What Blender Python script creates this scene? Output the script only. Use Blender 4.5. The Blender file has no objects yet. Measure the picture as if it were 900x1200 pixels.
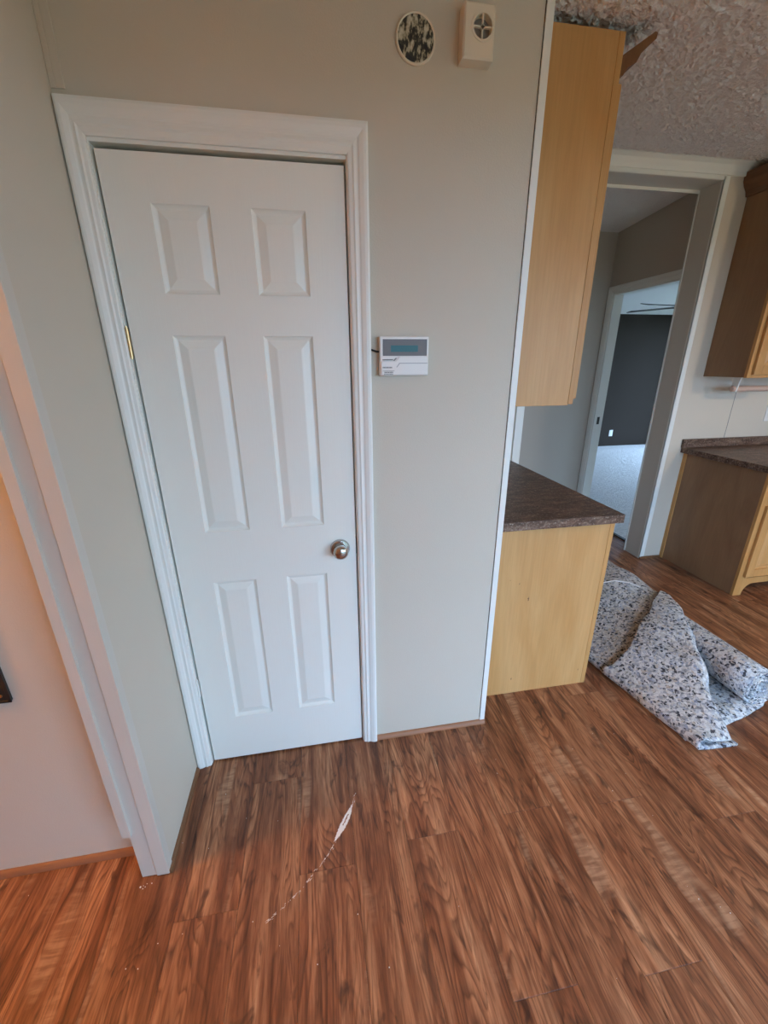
import bpy, bmesh, math, random
from mathutils import Matrix, Vector
random.seed(7)
R = math.radians
C = bpy.context.scene.collection
scn = bpy.context.scene

# ------------------------------------------------------------------ camera
cam_d = bpy.data.cameras.new('camera')
cam = bpy.data.objects.new('camera', cam_d); C.objects.link(cam)
cam_d.sensor_fit = 'HORIZONTAL'; cam_d.sensor_width = 36.0
cam_d.lens = 481.85 / 900 * 36
cam_d.clip_start = 0.02
cam.matrix_world = (Matrix.Translation((0, 0, 1.5)) @ Matrix.Rotation(R(-9.8286), 4, 'Z')
                    @ Matrix.Rotation(R(70.182), 4, 'X') @ Matrix.Rotation(R(-0.377), 4, 'Z'))
scn.camera = cam

# ------------------------------------------------------------------ sky, exposure
w = bpy.data.worlds.new('world'); scn.world = w; w.use_nodes = True
bgn = w.node_tree.nodes['Background']
bgn.inputs[0].default_value = (0.40, 0.65, 1.0, 1); bgn.inputs[1].default_value = 14.0   # overcast sky
vs = scn.view_settings
vs.view_transform = 'Standard'; vs.look = 'None'; vs.gamma = 1; vs.use_curve_mapping = False
vs.exposure = -0.28
scn.cycles.max_bounces = 8; scn.cycles.diffuse_bounces = 6
scn.cycles.use_denoising = True

def portal(name, loc, rot, sx, sy):
    l = bpy.data.lights.new(name, 'AREA'); l.shape = 'RECTANGLE'; l.size = sx; l.size_y = sy
    l.cycles.is_portal = True
    o = bpy.data.objects.new(name, l); C.objects.link(o); o.location = loc; o.rotation_euler = rot
    return o
YB = -1.15       # wall behind the photographer, with a glazed door and a window
portal('window_portal', (1.65, YB - 0.05, 1.06), (R(90), 0, 0), 2.5, 2.0)
portal('window_portal', (3.95, YB - 0.05, 1.5), (R(90), 0, 0), 1.3, 1.1)
portal('window_portal', (6.66, 4.85, 1.18), (0, R(90), 0), 2.1, 3.7)

# ------------------------------------------------------------------ materials
def mat(name, col=(.5, .5, .5), rough=.6, metal=0.0, spec=.5):
    m = bpy.data.materials.new(name); m.use_nodes = True
    nt = m.node_tree; b = nt.nodes['Principled BSDF']
    b.inputs['Base Color'].default_value = (*col, 1); b.inputs['Roughness'].default_value = rough
    b.inputs['Metallic'].default_value = metal; b.inputs['Specular IOR Level'].default_value = spec
    return m, nt, b
def node(nt, t, **kw):
    n = nt.nodes.new(t)
    for k, v in kw.items():
        if k.startswith('i_'): n.inputs[k[2:].replace('_', ' ')].default_value = v
        else: setattr(n, k, v)
    return n
def ramp(nt, fac, stops, interp='LINEAR'):
    r = node(nt, 'ShaderNodeValToRGB'); r.color_ramp.interpolation = interp
    e = r.color_ramp.elements
    while len(e) < len(stops): e.new(0.5)
    for el, (p, c) in zip(e, stops):
        el.position = p; el.color = (*c, 1) if len(c) == 3 else c
    nt.links.new(fac, r.inputs[0]); return r.outputs[0]
def coords(nt, scale=(1, 1, 1), rnd=0.0):
    tc = node(nt, 'ShaderNodeTexCoord'); src = tc.outputs['Object']
    if rnd:
        oi = node(nt, 'ShaderNodeObjectInfo')
        mu = node(nt, 'ShaderNodeVectorMath', operation='MULTIPLY_ADD')
        cb = node(nt, 'ShaderNodeCombineXYZ')
        for i in range(3): nt.links.new(oi.outputs['Random'], cb.inputs[i])
        nt.links.new(cb.outputs[0], mu.inputs[0]); mu.inputs[1].default_value = (rnd, rnd * 1.7, rnd * .6)
        nt.links.new(src, mu.inputs[2]); src = mu.outputs[0]
    mp = node(nt, 'ShaderNodeMapping'); mp.inputs['Scale'].default_value = scale
    nt.links.new(src, mp.inputs[0]); return mp.outputs[0]
def noise(nt, vec, scale, detail=3, rough=.55, dist=0.0):
    n = node(nt, 'ShaderNodeTexNoise'); n.inputs['Scale'].default_value = scale
    n.inputs['Detail'].default_value = detail; n.inputs['Roughness'].default_value = rough
    n.inputs['Distortion'].default_value = dist
    nt.links.new(vec, n.inputs['Vector']); return n.outputs['Fac']
def mix(nt, fac, a, b, bt='MIX'):
    m = node(nt, 'ShaderNodeMix', data_type='RGBA', blend_type=bt)
    for s, v in ((0, fac), (6, a), (7, b)):
        if isinstance(v, bpy.types.NodeSocket): nt.links.new(v, m.inputs[s])
        else: m.inputs[s].default_value = v if s == 0 else (*v, 1)
    return m.outputs[2]
def mth(nt, op, a, b=0.0, c=0.0):
    m = node(nt, 'ShaderNodeMath', operation=op)
    for i, v in enumerate((a, b, c)):
        if isinstance(v, bpy.types.NodeSocket): nt.links.new(v, m.inputs[i])
        else: m.inputs[i].default_value = v
    return m.outputs[0]
def bump(nt, b, h, strength, dist=.002):
    n = node(nt, 'ShaderNodeBump'); n.inputs['Strength'].default_value = strength
    n.inputs['Distance'].default_value = dist
    nt.links.new(h, n.inputs['Height']); nt.links.new(n.outputs[0], b.inputs['Normal'])

def paint(name, col, rough=.55, bs=.15, scale=260):
    m, nt, b = mat(name, col, rough)
    v = coords(nt)
    n = noise(nt, v, scale, 3); n2 = noise(nt, v, 2.2, 3)
    nt.links.new(mix(nt, n2, tuple(c * .96 for c in col), tuple(min(1, c * 1.04) for c in col)), b.inputs['Base Color'])
    bump(nt, b, n, bs, .0015); return m
M = {}
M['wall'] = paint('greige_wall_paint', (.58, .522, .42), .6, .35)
M['wall_white'] = paint('pale_wall_paint', (.64, .555, .44), .5, .3)
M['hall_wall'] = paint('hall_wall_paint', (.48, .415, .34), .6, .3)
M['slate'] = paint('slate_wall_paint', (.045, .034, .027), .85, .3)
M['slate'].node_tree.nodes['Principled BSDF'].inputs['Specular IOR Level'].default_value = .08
M['trim'] = paint('white_trim_paint', (.79, .78, .71), .4, .06, 120)
M['trim_grey'] = paint('greige_trim_paint', (.58, .54, .46), .45, .1, 150)
# moulded door skin: white with faint vertical embossed grain
m, nt, b = mat('white_door_paint', (.79, .785, .70), .38)
v = coords(nt, (130, 130, 4)); n = noise(nt, v, 1.6, 4, .6, .6); bump(nt, b, n, .22, .0012); M['door'] = m
# popcorn ceiling
m, nt, b = mat('popcorn_ceiling', (.88, .83, .79), .9, 0, .1)
v = coords(nt); n = noise(nt, v, 60, 4, .65)
vo = node(nt, 'ShaderNodeTexVoronoi', feature='SMOOTH_F1'); vo.inputs['Scale'].default_value = 95
nt.links.new(v, vo.inputs['Vector'])
h = mth(nt, 'ADD', n, mth(nt, 'MULTIPLY', vo.outputs['Distance'], -.5))
bump(nt, b, h, 1.0, .012); M['popcorn'] = m

def wood_floor():
    m, nt, b = mat('laminate_plank_wood', (.3, .15, .08), .42, 0, .35)
    L = nt.links
    v = coords(nt, (1, 1, 1), 37.0)
    def vm(scale):
        mp = node(nt, 'ShaderNodeMapping'); mp.inputs['Scale'].default_value = scale; L.new(v, mp.inputs[0]); return mp.outputs[0]
    big = noise(nt, vm((19, 1.7, 1)), 1.0, 3, .55, .9)           # broad streaks a few centimetres wide
    mid = noise(nt, vm((52, 4.2, 1)), 1.0, 4, .62, 1.3)            # narrower streaks
    tone_ = mth(nt, 'ADD', mth(nt, 'MULTIPLY', big, .68), mth(nt, 'MULTIPLY', mid, .32))
    base = ramp(nt, tone_, [(.30, (.066, .024, .012)), (.41, (.165, .062, .028)), (.51, (.260, .108, .050)), (.61, (.385, .185, .092)), (.72, (.58, .335, .180))])
    # cathedral grain: contour lines of a stretched noise field
    g = noise(nt, vm((10, 1.35, 1)), 1.0, 2.5, .42, .5)
    ct_ = mth(nt, 'FRACT', mth(nt, 'MULTIPLY', g, 22.0))
    cath = ramp(nt, ct_, [(0, (.52, .47, .44)), (.22, (.86, .84, .82)), (.5, (1.12, 1.10, 1.08)), (.85, (1.24, 1.22, 1.18)), (1, (.60, .55, .52))])
    gm = ramp(nt, noise(nt, vm((9, 1.5, 1)), 1.2, 2), [(.34, (.15, .15, .15)), (.56, (1, 1, 1))])
    c1 = mix(nt, gm, base, mix(nt, 1.0, base, cath, 'MULTIPLY'))
    # fine fibres
    fib = ramp(nt, noise(nt, vm((220, 17, 1)), 1.0, 4, .6), [(.32, (.62, .58, .56)), (.52, (1, 1, 1)), (.75, (1.2, 1.18, 1.15))])
    c2 = mix(nt, .7, c1, mix(nt, 1.0, c1, fib, 'MULTIPLY'))
    # dark knots and stains
    kn = ramp(nt, noise(nt, vm((20, 7.5, 1)), 1.0, 3, .55, 1.0), [(.60, (0, 0, 0)), (.72, (1, 1, 1))])
    c3 = mix(nt, mth(nt, 'MULTIPLY', kn, .75), c2, (.040, .018, .012))
    # saw-mark ripples here and there on the pale sapwood
    rip = noise(nt, vm((14, 75, 1)), 1.0, 2, .5, .4)
    rm = ramp(nt, noise(nt, vm((11, 2.0, 1)), 1.15, 1.5, .5, .5), [(.62, (0, 0, 0)), (.72, (1, 1, 1))])
    rc = ramp(nt, rip, [(.4, (.27, .135, .072)), (.6, (.46, .27, .155))])
    c4 = mix(nt, mth(nt, 'MULTIPLY', rm, .7), c3, rc)
    oi = node(nt, 'ShaderNodeObjectInfo')
    tone = ramp(nt, oi.outputs['Random'], [(0, (.90, .89, .88)), (.5, (1, 1, 1)), (1, (1.08, 1.06, 1.04))])
    c5 = mix(nt, 1.0, c4, tone, 'MULTIPLY')
    L.new(c5, b.inputs['Base Color'])
    bump(nt, b, noise(nt, vm((220, 17, 1)), 1.0, 3), .12, .001)
    return m
M['plank'] = wood_floor()

def birch(name, lo, hi, axis='Z', rough=.42):
    m, nt, b = mat(name, hi, rough, 0, .4)
    sc = {'Z': (4.5, 4.5, 1.0), 'Y': (4.5, 1.0, 4.5), 'X': (1.0, 4.5, 4.5)}[axis]
    v = coords(nt, sc, 11.0)
    n = noise(nt, v, 1.1, 5, .55, 1.8)
    fsc = {'Z': (150, 150, 6), 'Y': (150, 6, 150), 'X': (6, 150, 150)}[axis]
    f = noise(nt, coords(nt, fsc, 11.0), 1.0, 3)
    c = ramp(nt, n, [(.3, lo), (.5, tuple((a + d) / 2 for a, d in zip(lo, hi))), (.7, hi)])
    c = mix(nt, .22, c, mix(nt, 1.0, c, ramp(nt, f, [(.35, (.75, .72, .68)), (.6, (1.08, 1.08, 1.08))]), 'MULTIPLY'))
    nt.links.new(c, b.inputs['Base Color']); return m
M['birch'] = birch('pale_birch_panel', (.51, .255, .080), (.60, .335, .13))
M['birch_frame'] = birch('honey_birch_frame', (.46, .22, .065), (.56, .30, .105))
M['birch_shade'] = birch('shade_darkened_birch_side', (.23, .12, .06), (.31, .175, .085))  # darker birch: shade on the left-facing cabinet sides is put into the colour
M['crown'] = birch('dark_stained_moulding', (.13, .055, .022), (.22, .10, .042), 'Y')
M['base_wood'] = birch('brown_quarter_round', (.22, .095, .045), (.36, .165, .08), 'X', .5)
# laminate worktop
m, nt, b = mat('brown_stone_laminate', (.1, .07, .05), .4, 0, .3)
v = coords(nt); n1 = noise(nt, coords(nt, (6, 16, 16)), 2.2, 6, .68, .7); n2 = noise(nt, v, 110, 4, .7)
c = ramp(nt, n1, [(.30, (.040, .020, .012)), (.48, (.105, .056, .035)), (.62, (.20, .122, .08)), (.75, (.32, .215, .15))])
c = mix(nt, ramp(nt, n2, [(.55, (0, 0, 0)), (.66, (.8, .8, .8))]), c, (.42, .33, .26))
c = mix(nt, ramp(nt, noise(nt, v, 150, 3, .7), [(.58, (0, 0, 0)), (.68, (.8, .8, .8))]), c, (.022, .013, .010))
nt.links.new(c, b.inputs['Base Color']); M['laminate'] = m
# rebond carpet pad
m, nt, b = mat('speckled_rebond_foam', (.4, .4, .4), .95, 0, .1)
v = coords(nt); dn = node(nt, 'ShaderNodeTexNoise'); dn.inputs['Scale'].default_value = 45; nt.links.new(v, dn.inputs['Vector'])
dv = node(nt, 'ShaderNodeVectorMath', operation='MULTIPLY_ADD'); nt.links.new(dn.outputs['Color'], dv.inputs[0])
dv.inputs[1].default_value = (.022, .022, .022); nt.links.new(v, dv.inputs[2])
def chips(scale):
    vo = node(nt, 'ShaderNodeTexVoronoi'); vo.inputs['Scale'].default_value = scale
    nt.links.new(dv.outputs[0], vo.inputs['Vector'])
    sp = node(nt, 'ShaderNodeSeparateColor'); nt.links.new(vo.outputs['Color'], sp.inputs[0]); return sp.outputs[0]
c1 = ramp(nt, chips(85), [(0, (.06, .06, .075)), (.08, (.22, .235, .27)), (.24, (.43, .41, .37)), (.42, (.58, .58, .57)), (.60, (.42, .45, .50)), (.72, (.64, .63, .61)), (.88, (.47, .39, .30)), (.95, (.19, .23, .33))], 'CONSTANT')
c2 = ramp(nt, chips(150), [(0, (.05, .05, .06)), (.10, (.45, .45, .45)), (.45, (.62, .61, .59)), (.8, (.38, .38, .39))], 'CONSTANT')
c3 = mix(nt, ramp(nt, chips(105), [(0, (.9, .9, .9)), (.10, (0, 0, 0))], 'CONSTANT'), mix(nt, .4, c1, c2), (.025, .026, .034))
nt.links.new(c3, b.inputs['Base Color'])
bump(nt, b, noise(nt, v, 130, 3, .6), .8, .004); M['pad'] = m
# carpet
m, nt, b = mat('pale_grey_carpet', (.5, .5, .5), .95, 0, .1)
v = coords(nt); n = noise(nt, coords(nt, (1, 3, 1)), 22, 5, .7)
nt.links.new(ramp(nt, n, [(.3, (.62, .56, .53)), (.7, (.92, .86, .82))]), b.inputs['Base Color'])
bump(nt, b, n, 1.0, .02); M['carpet'] = m
M['nickel'] = mat('satin_nickel', (.52, .50, .47), .2, 1.0)[0]
M['brass'] = mat('worn_brass', (.60, .42, .20), .3, 1.0)[0]
M['dark'] = mat('dark_metal_plate', (.055, .048, .042), .45, .6)[0]
M['black'] = mat('black_plastic', (.012, .012, .012), .5)[0]
M['beige_pl'] = mat('aged_beige_plastic', (.72, .64, .50), .5)[0]
M['white_pl'] = mat('off_white_plastic', (.80, .76, .70), .4)[0]
M['grey_pl'] = mat('grey_plastic', (.45, .43, .40), .5)[0]
M['lcd_frame'] = mat('display_bezel', (.17, .16, .15), .3, 0, .15)[0]
M['lcd'] = mat('teal_display', (.045, .15, .16), .3, 0, .15)[0]
M['mark'] = mat('print_grey', (.25, .23, .21), .6)[0]
M['pinkwood'] = birch('pale_wood_dowel', (.55, .36, .27), (.66, .46, .36), 'X')
M['subfloor'] = mat('subfloor', (.03, .02, .015), .9)[0]
M['chip'] = mat('scraped_white_core', (.78, .76, .72), .8)[0]
m, nt, b = mat('window_glass', (.9, .95, 1), .0)
nt.nodes.remove(b); tr = node(nt, 'ShaderNodeBsdfTransparent'); gl = node(nt, 'ShaderNodeBsdfGlossy'); gl.inputs['Roughness'].default_value = 0
ms = node(nt, 'ShaderNodeMixShader'); ms.inputs[0].default_value = .06
nt.links.new(tr.outputs[0], ms.inputs[1]); nt.links.new(gl.outputs[0], ms.inputs[2])
nt.links.new(ms.outputs[0], nt.nodes['Material Output'].inputs[0]); M['glass'] = m
# burnt-looking adhesive on the bare disc
m, nt, b = mat('stained_disc', (.5, .47, .36), .6)
v = coords(nt, (1, 1, .45)); n = noise(nt, v, 95, 4, .62); n2 = noise(nt, coords(nt), 28, 3)
c = ramp(nt, mth(nt, 'ADD', mth(nt, 'MULTIPLY', n, .62), mth(nt, 'MULTIPLY', n2, .38)), [(.44, (.012, .012, .014)), (.50, (.05, .045, .03)), (.53, (.34, .30, .20)), (.60, (.60, .56, .44))])
nt.links.new(c, b.inputs['Base Color']); M['disc'] = m
m, nt, b = mat('outdoor_grass', (.10, .13, .05), .9)
nt.links.new(ramp(nt, noise(nt, coords(nt), 3, 5), [(.3, (.09, .10, .05)), (.7, (.20, .19, .11))]), b.inputs['Base Color']); M['grass'] = m
m, nt, b = mat('warm_lamp_glass', (1, .8, .5), .5)
b.inputs['Emission Color'].default_value = (1.0, .41, .06, 1); b.inputs['Emission Strength'].default_value = 265; M['lamp'] = m
m, nt, b = mat('white_lamp_glass', (1, .95, .85), .5)
b.inputs['Emission Color'].default_value = (1.0, .80, .56, 1); b.inputs['Emission Strength'].default_value = 100; M['lamp_white'] = m

# ------------------------------------------------------------------ mesh helpers
class MB:
    def __init__(s): s.v = []; s.f = []
    def add(s, vs_, fs):
        o = len(s.v); s.v += [tuple(p) for p in vs_]; s.f += [tuple(i + o for i in f) for f in fs]; return s
    def box(s, x0, x1, y0, y1, z0, z1):
        return s.add([(x, y, z) for z in (z0, z1) for y in (y0, y1) for x in (x0, x1)],
                     [(0, 2, 3, 1), (4, 5, 7, 6), (0, 1, 5, 4), (2, 6, 7, 3), (0, 4, 6, 2), (1, 3, 7, 5)])
    def prism(s, poly, a0, a1, axis):
        """extrude a 2-D polygon along an axis; the other two axes keep order x,y,z"""
        def P(p, a):
            q = list(p); q.insert('xyz'.index(axis), a); return q
        n = len(poly)
        vs_ = [P(p, a0) for p in poly] + [P(p, a1) for p in poly]
        fs = [tuple(range(n))[::-1], tuple(range(n, 2 * n))] + [(i, (i + 1) % n, n + (i + 1) % n, n + i) for i in range(n)]
        return s.add(vs_, fs)
    def lathe(s, prof, base, d, n=24, caps=True):
        d = Vector(d).normalized(); a = d.orthogonal().normalized(); bb = d.cross(a); base = Vector(base)
        vs_ = []
        for r, h in prof:
            for i in range(n):
                t = 2 * math.pi * i / n
                vs_.append(base + d * h + (a * math.cos(t) + bb * math.sin(t)) * r)
        fs = [(j * n + i, j * n + (i + 1) % n, (j + 1) * n + (i + 1) % n, (j + 1) * n + i) for j in range(len(prof) - 1) for i in range(n)]
        if caps: fs += [tuple(range(n))[::-1], tuple(range((len(prof) - 1) * n, len(prof) * n))]
        return s.add(vs_, fs)
    def tube(s, pts, r, n=8):
        pts = [Vector(p) for p in pts]; vs_ = []
        for k, p in enumerate(pts):
            t = (pts[min(k + 1, len(pts) - 1)] - pts[max(k - 1, 0)]).normalized()
            a = t.orthogonal().normalized() if k == 0 else (a - t * a.dot(t)).normalized()
            c = t.cross(a)
            vs_ += [p + (a * math.cos(2 * math.pi * i / n) + c * math.sin(2 * math.pi * i / n)) * r for i in range(n)]
        fs = [(j * n + i, j * n + (i + 1) % n, (j + 1) * n + (i + 1) % n, (j + 1) * n + i) for j in range(len(pts) - 1) for i in range(n)]
        fs += [tuple(range(n))[::-1], tuple(range((len(pts) - 1) * n, len(pts) * n))]
        return s.add(vs_, fs)
WL = {}
def wloc(o): return WL.get(o.name, Vector((0, 0, 0)))
def link(name, me, loc, parent):
    o = bpy.data.objects.new(name, me); C.objects.link(o)
    WL[o.name] = Vector(loc)
    if parent: o.parent = parent; o.location = Vector(loc) - wloc(parent)
    else: o.location = loc
    return o
def obj(name, mb, m, parent=None, bevel=0.0, smooth=False, origin=None, kind=None, label=None, cat=None, group=None, segs=2):
    xs, ys, zs = zip(*mb.v)
    o0 = Vector(origin) if origin is not None else Vector(((min(xs) + max(xs)) / 2, (min(ys) + max(ys)) / 2, min(zs)))
    me = bpy.data.meshes.new(name)
    me.from_pydata([Vector(p) - o0 for p in mb.v], [], mb.f)
    bm = bmesh.new(); bm.from_mesh(me); bmesh.ops.recalc_face_normals(bm, faces=bm.faces); bm.to_mesh(me); bm.free()
    me.materials.append(M[m])
    if smooth:
        for p in me.polygons: p.use_smooth = True
        me.set_sharp_from_angle(angle=R(40))
    o = link(name, me, o0, parent)
    if bevel:
        md = o.modifiers.new('bevel', 'BEVEL'); md.width = bevel; md.segments = segs; md.limit_method = 'ANGLE'
    return tag(o, label, cat, group, kind)
def tag(o, label=None, cat=None, group=None, kind=None):
    if label: o['label'] = label
    if cat: o['category'] = cat
    if group: o['group'] = group
    if kind: o['kind'] = kind
    return o
def empty(name, loc, **kw):
    o = bpy.data.objects.new(name, None); C.objects.link(o); o.location = loc; o.empty_display_size = .1
    WL[o.name] = Vector(loc); return tag(o, **kw)
def st(name, mb, m, label, parent=None, **kw):
    return obj(name, mb, m, parent, kind='structure', label=label, **kw)
B = lambda *a: MB().box(*a)

# ------------------------------------------------------------------ main dimensions (metres)
YW = 1.31          # face of the pantry door wall
XL = -0.530        # face of the short left wall
XE = 0.667         # right end of the door wall
YC = 1.447         # end panels of the near cabinets
YF = 2.62          # face of the far kitchen wall
XJ = 2.56          # right jamb of the wide opening
XH = 2.72          # hall wall with the bedroom door
YH = 3.74          # end wall of the hall
YBR = 6.93         # far wall of the bedroom
def zc(y):         # ceiling height: sloped kitchen ceiling, ridge over the far wall
    if y < .6: return 2.295
    if y < 2.69: return 2.295 + (y - .6) * .1675
    return 2.645 - (y - 2.69) * .0875

# ------------------------------------------------------------------ floor and planks
FX0, FX1, FY0, FY1 = -2.8, 4.9, YB, 3.74
floor = st('floor', B(FX0, FX1, FY0, FY1, -.06, -.007), 'subfloor', 'reddish brown wood-look plank floor')
PW = .177; PLN = 1.22; G = .0004
joint = {-3: .803, -2: 1.19, -1: .858, 0: .40, 1: .896, 2: .488, 3: .917, 4: .471, 5: .89, 6: 1.38, 7: .772}
pmesh = {}
def plank_mesh(wd, ln):
    k = (round(wd, 3), round(ln, 3))
    if k not in pmesh:
        a, l, e = wd / 2 - G, ln / 2 - G, .0006
        vs_ = []
        for (x, y, z) in ((a, l, -.007), (a, l, -.0004), (a - e, l - e, 0)):
            vs_ += [(-x, -y, z), (x, -y, z), (x, y, z), (-x, y, z)]
        fs = [(8, 9, 10, 11)]
        for r_ in (0, 4):
            fs += [(r_ + i, r_ + (i + 1) % 4, r_ + 4 + (i + 1) % 4, r_ + 4 + i) for i in range(4)]
        me = bpy.data.meshes.new('plank'); me.from_pydata(vs_, [], fs); me.materials.append(M['plank']); pmesh[k] = me
    return pmesh[k]
x0c = -.48
for k in range(int((FX0 - x0c) / PW) - 1, int((FX1 - x0c) / PW) + 1):
    xa, xb = max(x0c + (k + 3) * PW, FX0), min(x0c + (k + 4) * PW, FX1)
    if xb - xa < .02: continue
    j = joint.get(k, random.uniform(0, PLN))
    y = j - PLN * math.ceil((j - FY0) / PLN)
    while y < FY1:
        a, c = max(y, FY0), min(y + PLN, FY1); y += PLN
        if c - a < .02 or (c < -.9 and (k < -9 or k > 12)): continue
        if a > 2.75 and (xb < .6 or xa > 2.8): continue
        o = link('plank', plank_mesh(xb - xa, c - a), ((xa + xb) / 2, (a + c) / 2, 0), floor)
# scrape left by the swinging door: white core showing through in an arc about the hinge
mb = MB(); hx, hy = -.475, 1.31
def arc(a, r): return (hx + r * math.cos(R(a)), hy - r * math.sin(R(a)))
for i in range(26):
    a0, a1 = 26.2 + i * .5, 26.7 + i * .5
    wdt = .0105 * math.sin(math.pi * (i + .5) / 26) ** .8
    for (w0, w1) in (((-1, -.25), (.1, 1)) if 6 < i < 15 else ((-1, 1),)):
        P = [(*arc(a, .594 + wdt * q + random.uniform(-.0012, .0012)), .0006) for a, q in ((a0, w0), (a0, w1), (a1, w1), (a1, w0))]
        mb.add(P, [(0, 1, 2, 3)])
for i in range(120):
    a = random.uniform(37, 65) if i % 5 else random.uniform(22, 28); r_ = .597 + (a - 37) * .0004 + random.gauss(0, .0022)
    l_ = random.uniform(.15, .8); t_ = random.uniform(.0004, .0012)
    mb.add([(*arc(a, r_), .0006), (*arc(a, r_ + t_), .0006), (*arc(a + l_, r_ + t_), .0006), (*arc(a + l_, r_), .0006)], [(0, 1, 2, 3)])
obj('scrape_mark', mb, 'chip', floor, label='white curved scrape where the door dragged')
mb = MB()
for i in range(46):
    x, y = random.uniform(-1.0, 1.2), random.uniform(.45, 1.2)
    if i < 6: x, y = -.60 + random.uniform(-.02, .03), .915 + random.uniform(-.015, .01)
    s_ = random.uniform(.0007, .0017) * (1.7 if i < 6 else 1)
    mb.lathe([(s_, 0), (s_ * .7, s_ * .8)], (x, y, .0001), (0, 0, 1), 5)
obj('paint_fleck', mb, 'chip', floor, kind='stuff')
st('floor_bedroom', B(2.705, 6.65, 2.78, YBR, -.05, .006), 'carpet', 'pale grey carpet of the bedroom beyond the hall')
st('trim_1', B(2.685, 2.712, 2.78, 3.7, -.01, .010), 'dark', 'dark threshold strip at the bedroom carpet')
st('ground', B(-40, 40, -40, 40, -.7, -.6), 'grass', 'lawn outside the windows')

# ------------------------------------------------------------------ ceilings
mb = MB(); ys = [YB - .1, .6, YF + .07]
for ya, yb in zip(ys, ys[1:]):
    mb.prism([(ya, zc(ya)), (yb, zc(yb)), (yb, zc(yb) + .08), (ya, zc(ya) + .08)], -2.9, 5.0, 'x')
gx, gy = 380, 190; X0_, X1_, Y0_, Y1_ = .62, 5.0, .62, YF; vs_ = []     # stippled relief over the visible slope
prn = random.Random(3)
hh = [[prn.random() for _ in range(gx + 1)] for _ in range(gy + 1)]
for j_ in range(gy + 1):
    for i_ in range(gx + 1):
        x, y = X0_ + (X1_ - X0_) * i_ / gx, Y0_ + (Y1_ - Y0_) * j_ / gy
        q = (hh[j_][i_] + hh[j_][max(0, i_ - 1)] * .5 + hh[max(0, j_ - 1)][i_] * .5) / 2
        vs_.append((x + (prn.random() - .5) * .006, y + (prn.random() - .5) * .006, zc(y) - .001 - .020 * max(0, q - .32)))
mb.add(vs_, [(j_ * (gx + 1) + i_, (j_ + 1) * (gx + 1) + i_, (j_ + 1) * (gx + 1) + i_ + 1, j_ * (gx + 1) + i_ + 1) for j_ in range(gy) for i_ in range(gx)])
st('ceiling', mb, 'popcorn', 'textured popcorn kitchen ceiling sloping up to the far wall')
ya, yb = YF + .07, YBR + .1
st('ceiling_hall', MB().prism([(ya, zc(ya)), (yb, zc(yb)), (yb, zc(yb) + .08), (ya, zc(ya) + .08)], .3, 6.7, 'x'), 'popcorn', 'textured popcorn ceiling of the hall and bedroom')

# ------------------------------------------------------------------ walls
DX0, DX1, DZ = -.474, .130, 1.997       # pantry door opening
mb = B(XL - .02, DX0 - .012, YW, YW + .09, -.007, 2.6).box(DX1 + .012, XE, YW, YW + .09, -.007, 2.6).box(DX0 - .012, DX1 + .012, YW, YW + .09, DZ + .012, 2.6)
wb = st('wall_back', mb, 'wall', 'greige wall holding the white panel door')
st('wall_pantry', B(XE - .09, XE - .002, YW + .09, YF, -.007, 2.7), 'wall', 'pantry side wall behind the cabinets')
st('wall_left', B(-.605, XL, .942, YF, -.007, 2.7), 'wall', 'short greige wall beside the panel door')
st('wall_warm', B(-2.8, -.605, 1.025, 1.10, -.007, 2.7), 'wall', 'wall of the side room glowing in warm lamp light')
mb = B(-.6, 1.375, YF, YF + .16, -.007, 2.7).box(XJ, 5.0, YF, YF + .16, -.007, 2.7).box(1.375, XJ, YF, YF + .16, 2.54, 2.7)
wf = st('wall_far', mb, 'wall_white', 'pale far kitchen wall around the wide cased opening')
st('wall_right', B(4.9, 5.0, YB, YF, -.007, 2.7), 'hall_wall', 'right kitchen wall')
st('wall_side_room', B(-2.9, -2.8, YB, 1.1, -.007, 2.7), 'wall', 'left wall of the side room')
W1 = (.4, 2.9, .06, 2.06); W2 = (3.3, 4.6, .95, 2.05)
mb = B(-2.9, W1[0], YB - .1, YB, -.007, 2.4).box(W1[1], W2[0], YB - .1, YB, -.007, 2.4).box(W2[1], 5.0, YB - .1, YB, -.007, 2.4)
mb.box(W1[0], W1[1], YB - .1, YB, W1[3], 2.4).box(W1[0], W1[1], YB - .1, YB, -.007, W1[2])
mb.box(W2[0], W2[1], YB - .1, YB, W2[3], 2.4).box(W2[0], W2[1], YB - .1, YB, -.007, W2[2])
st('wall_front', mb, 'hall_wall', 'window wall facing the pantry door')
# hall and bedroom
HD0, HD1, HDZ = 2.93, 3.675, 2.075
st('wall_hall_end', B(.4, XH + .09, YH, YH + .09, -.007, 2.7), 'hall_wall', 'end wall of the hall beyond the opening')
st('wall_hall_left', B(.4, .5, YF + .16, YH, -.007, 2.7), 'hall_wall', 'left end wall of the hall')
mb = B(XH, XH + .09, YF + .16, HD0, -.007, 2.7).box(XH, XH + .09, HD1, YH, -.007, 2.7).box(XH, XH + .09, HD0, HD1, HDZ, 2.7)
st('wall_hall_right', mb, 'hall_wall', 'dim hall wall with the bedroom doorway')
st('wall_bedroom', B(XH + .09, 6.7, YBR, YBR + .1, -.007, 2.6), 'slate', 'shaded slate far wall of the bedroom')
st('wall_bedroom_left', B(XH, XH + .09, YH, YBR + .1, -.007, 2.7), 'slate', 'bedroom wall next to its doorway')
W3 = (3.0, 6.7, .12, 2.22)
mb = B(6.6, 6.7, YF, W3[0], -.007, 2.7).box(6.6, 6.7, W3[1], YBR + .1, -.007, 2.7).box(6.6, 6.7, W3[0], W3[1], -.007, W3[2]).box(6.6, 6.7, W3[0], W3[1], W3[3], 2.7)
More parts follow.
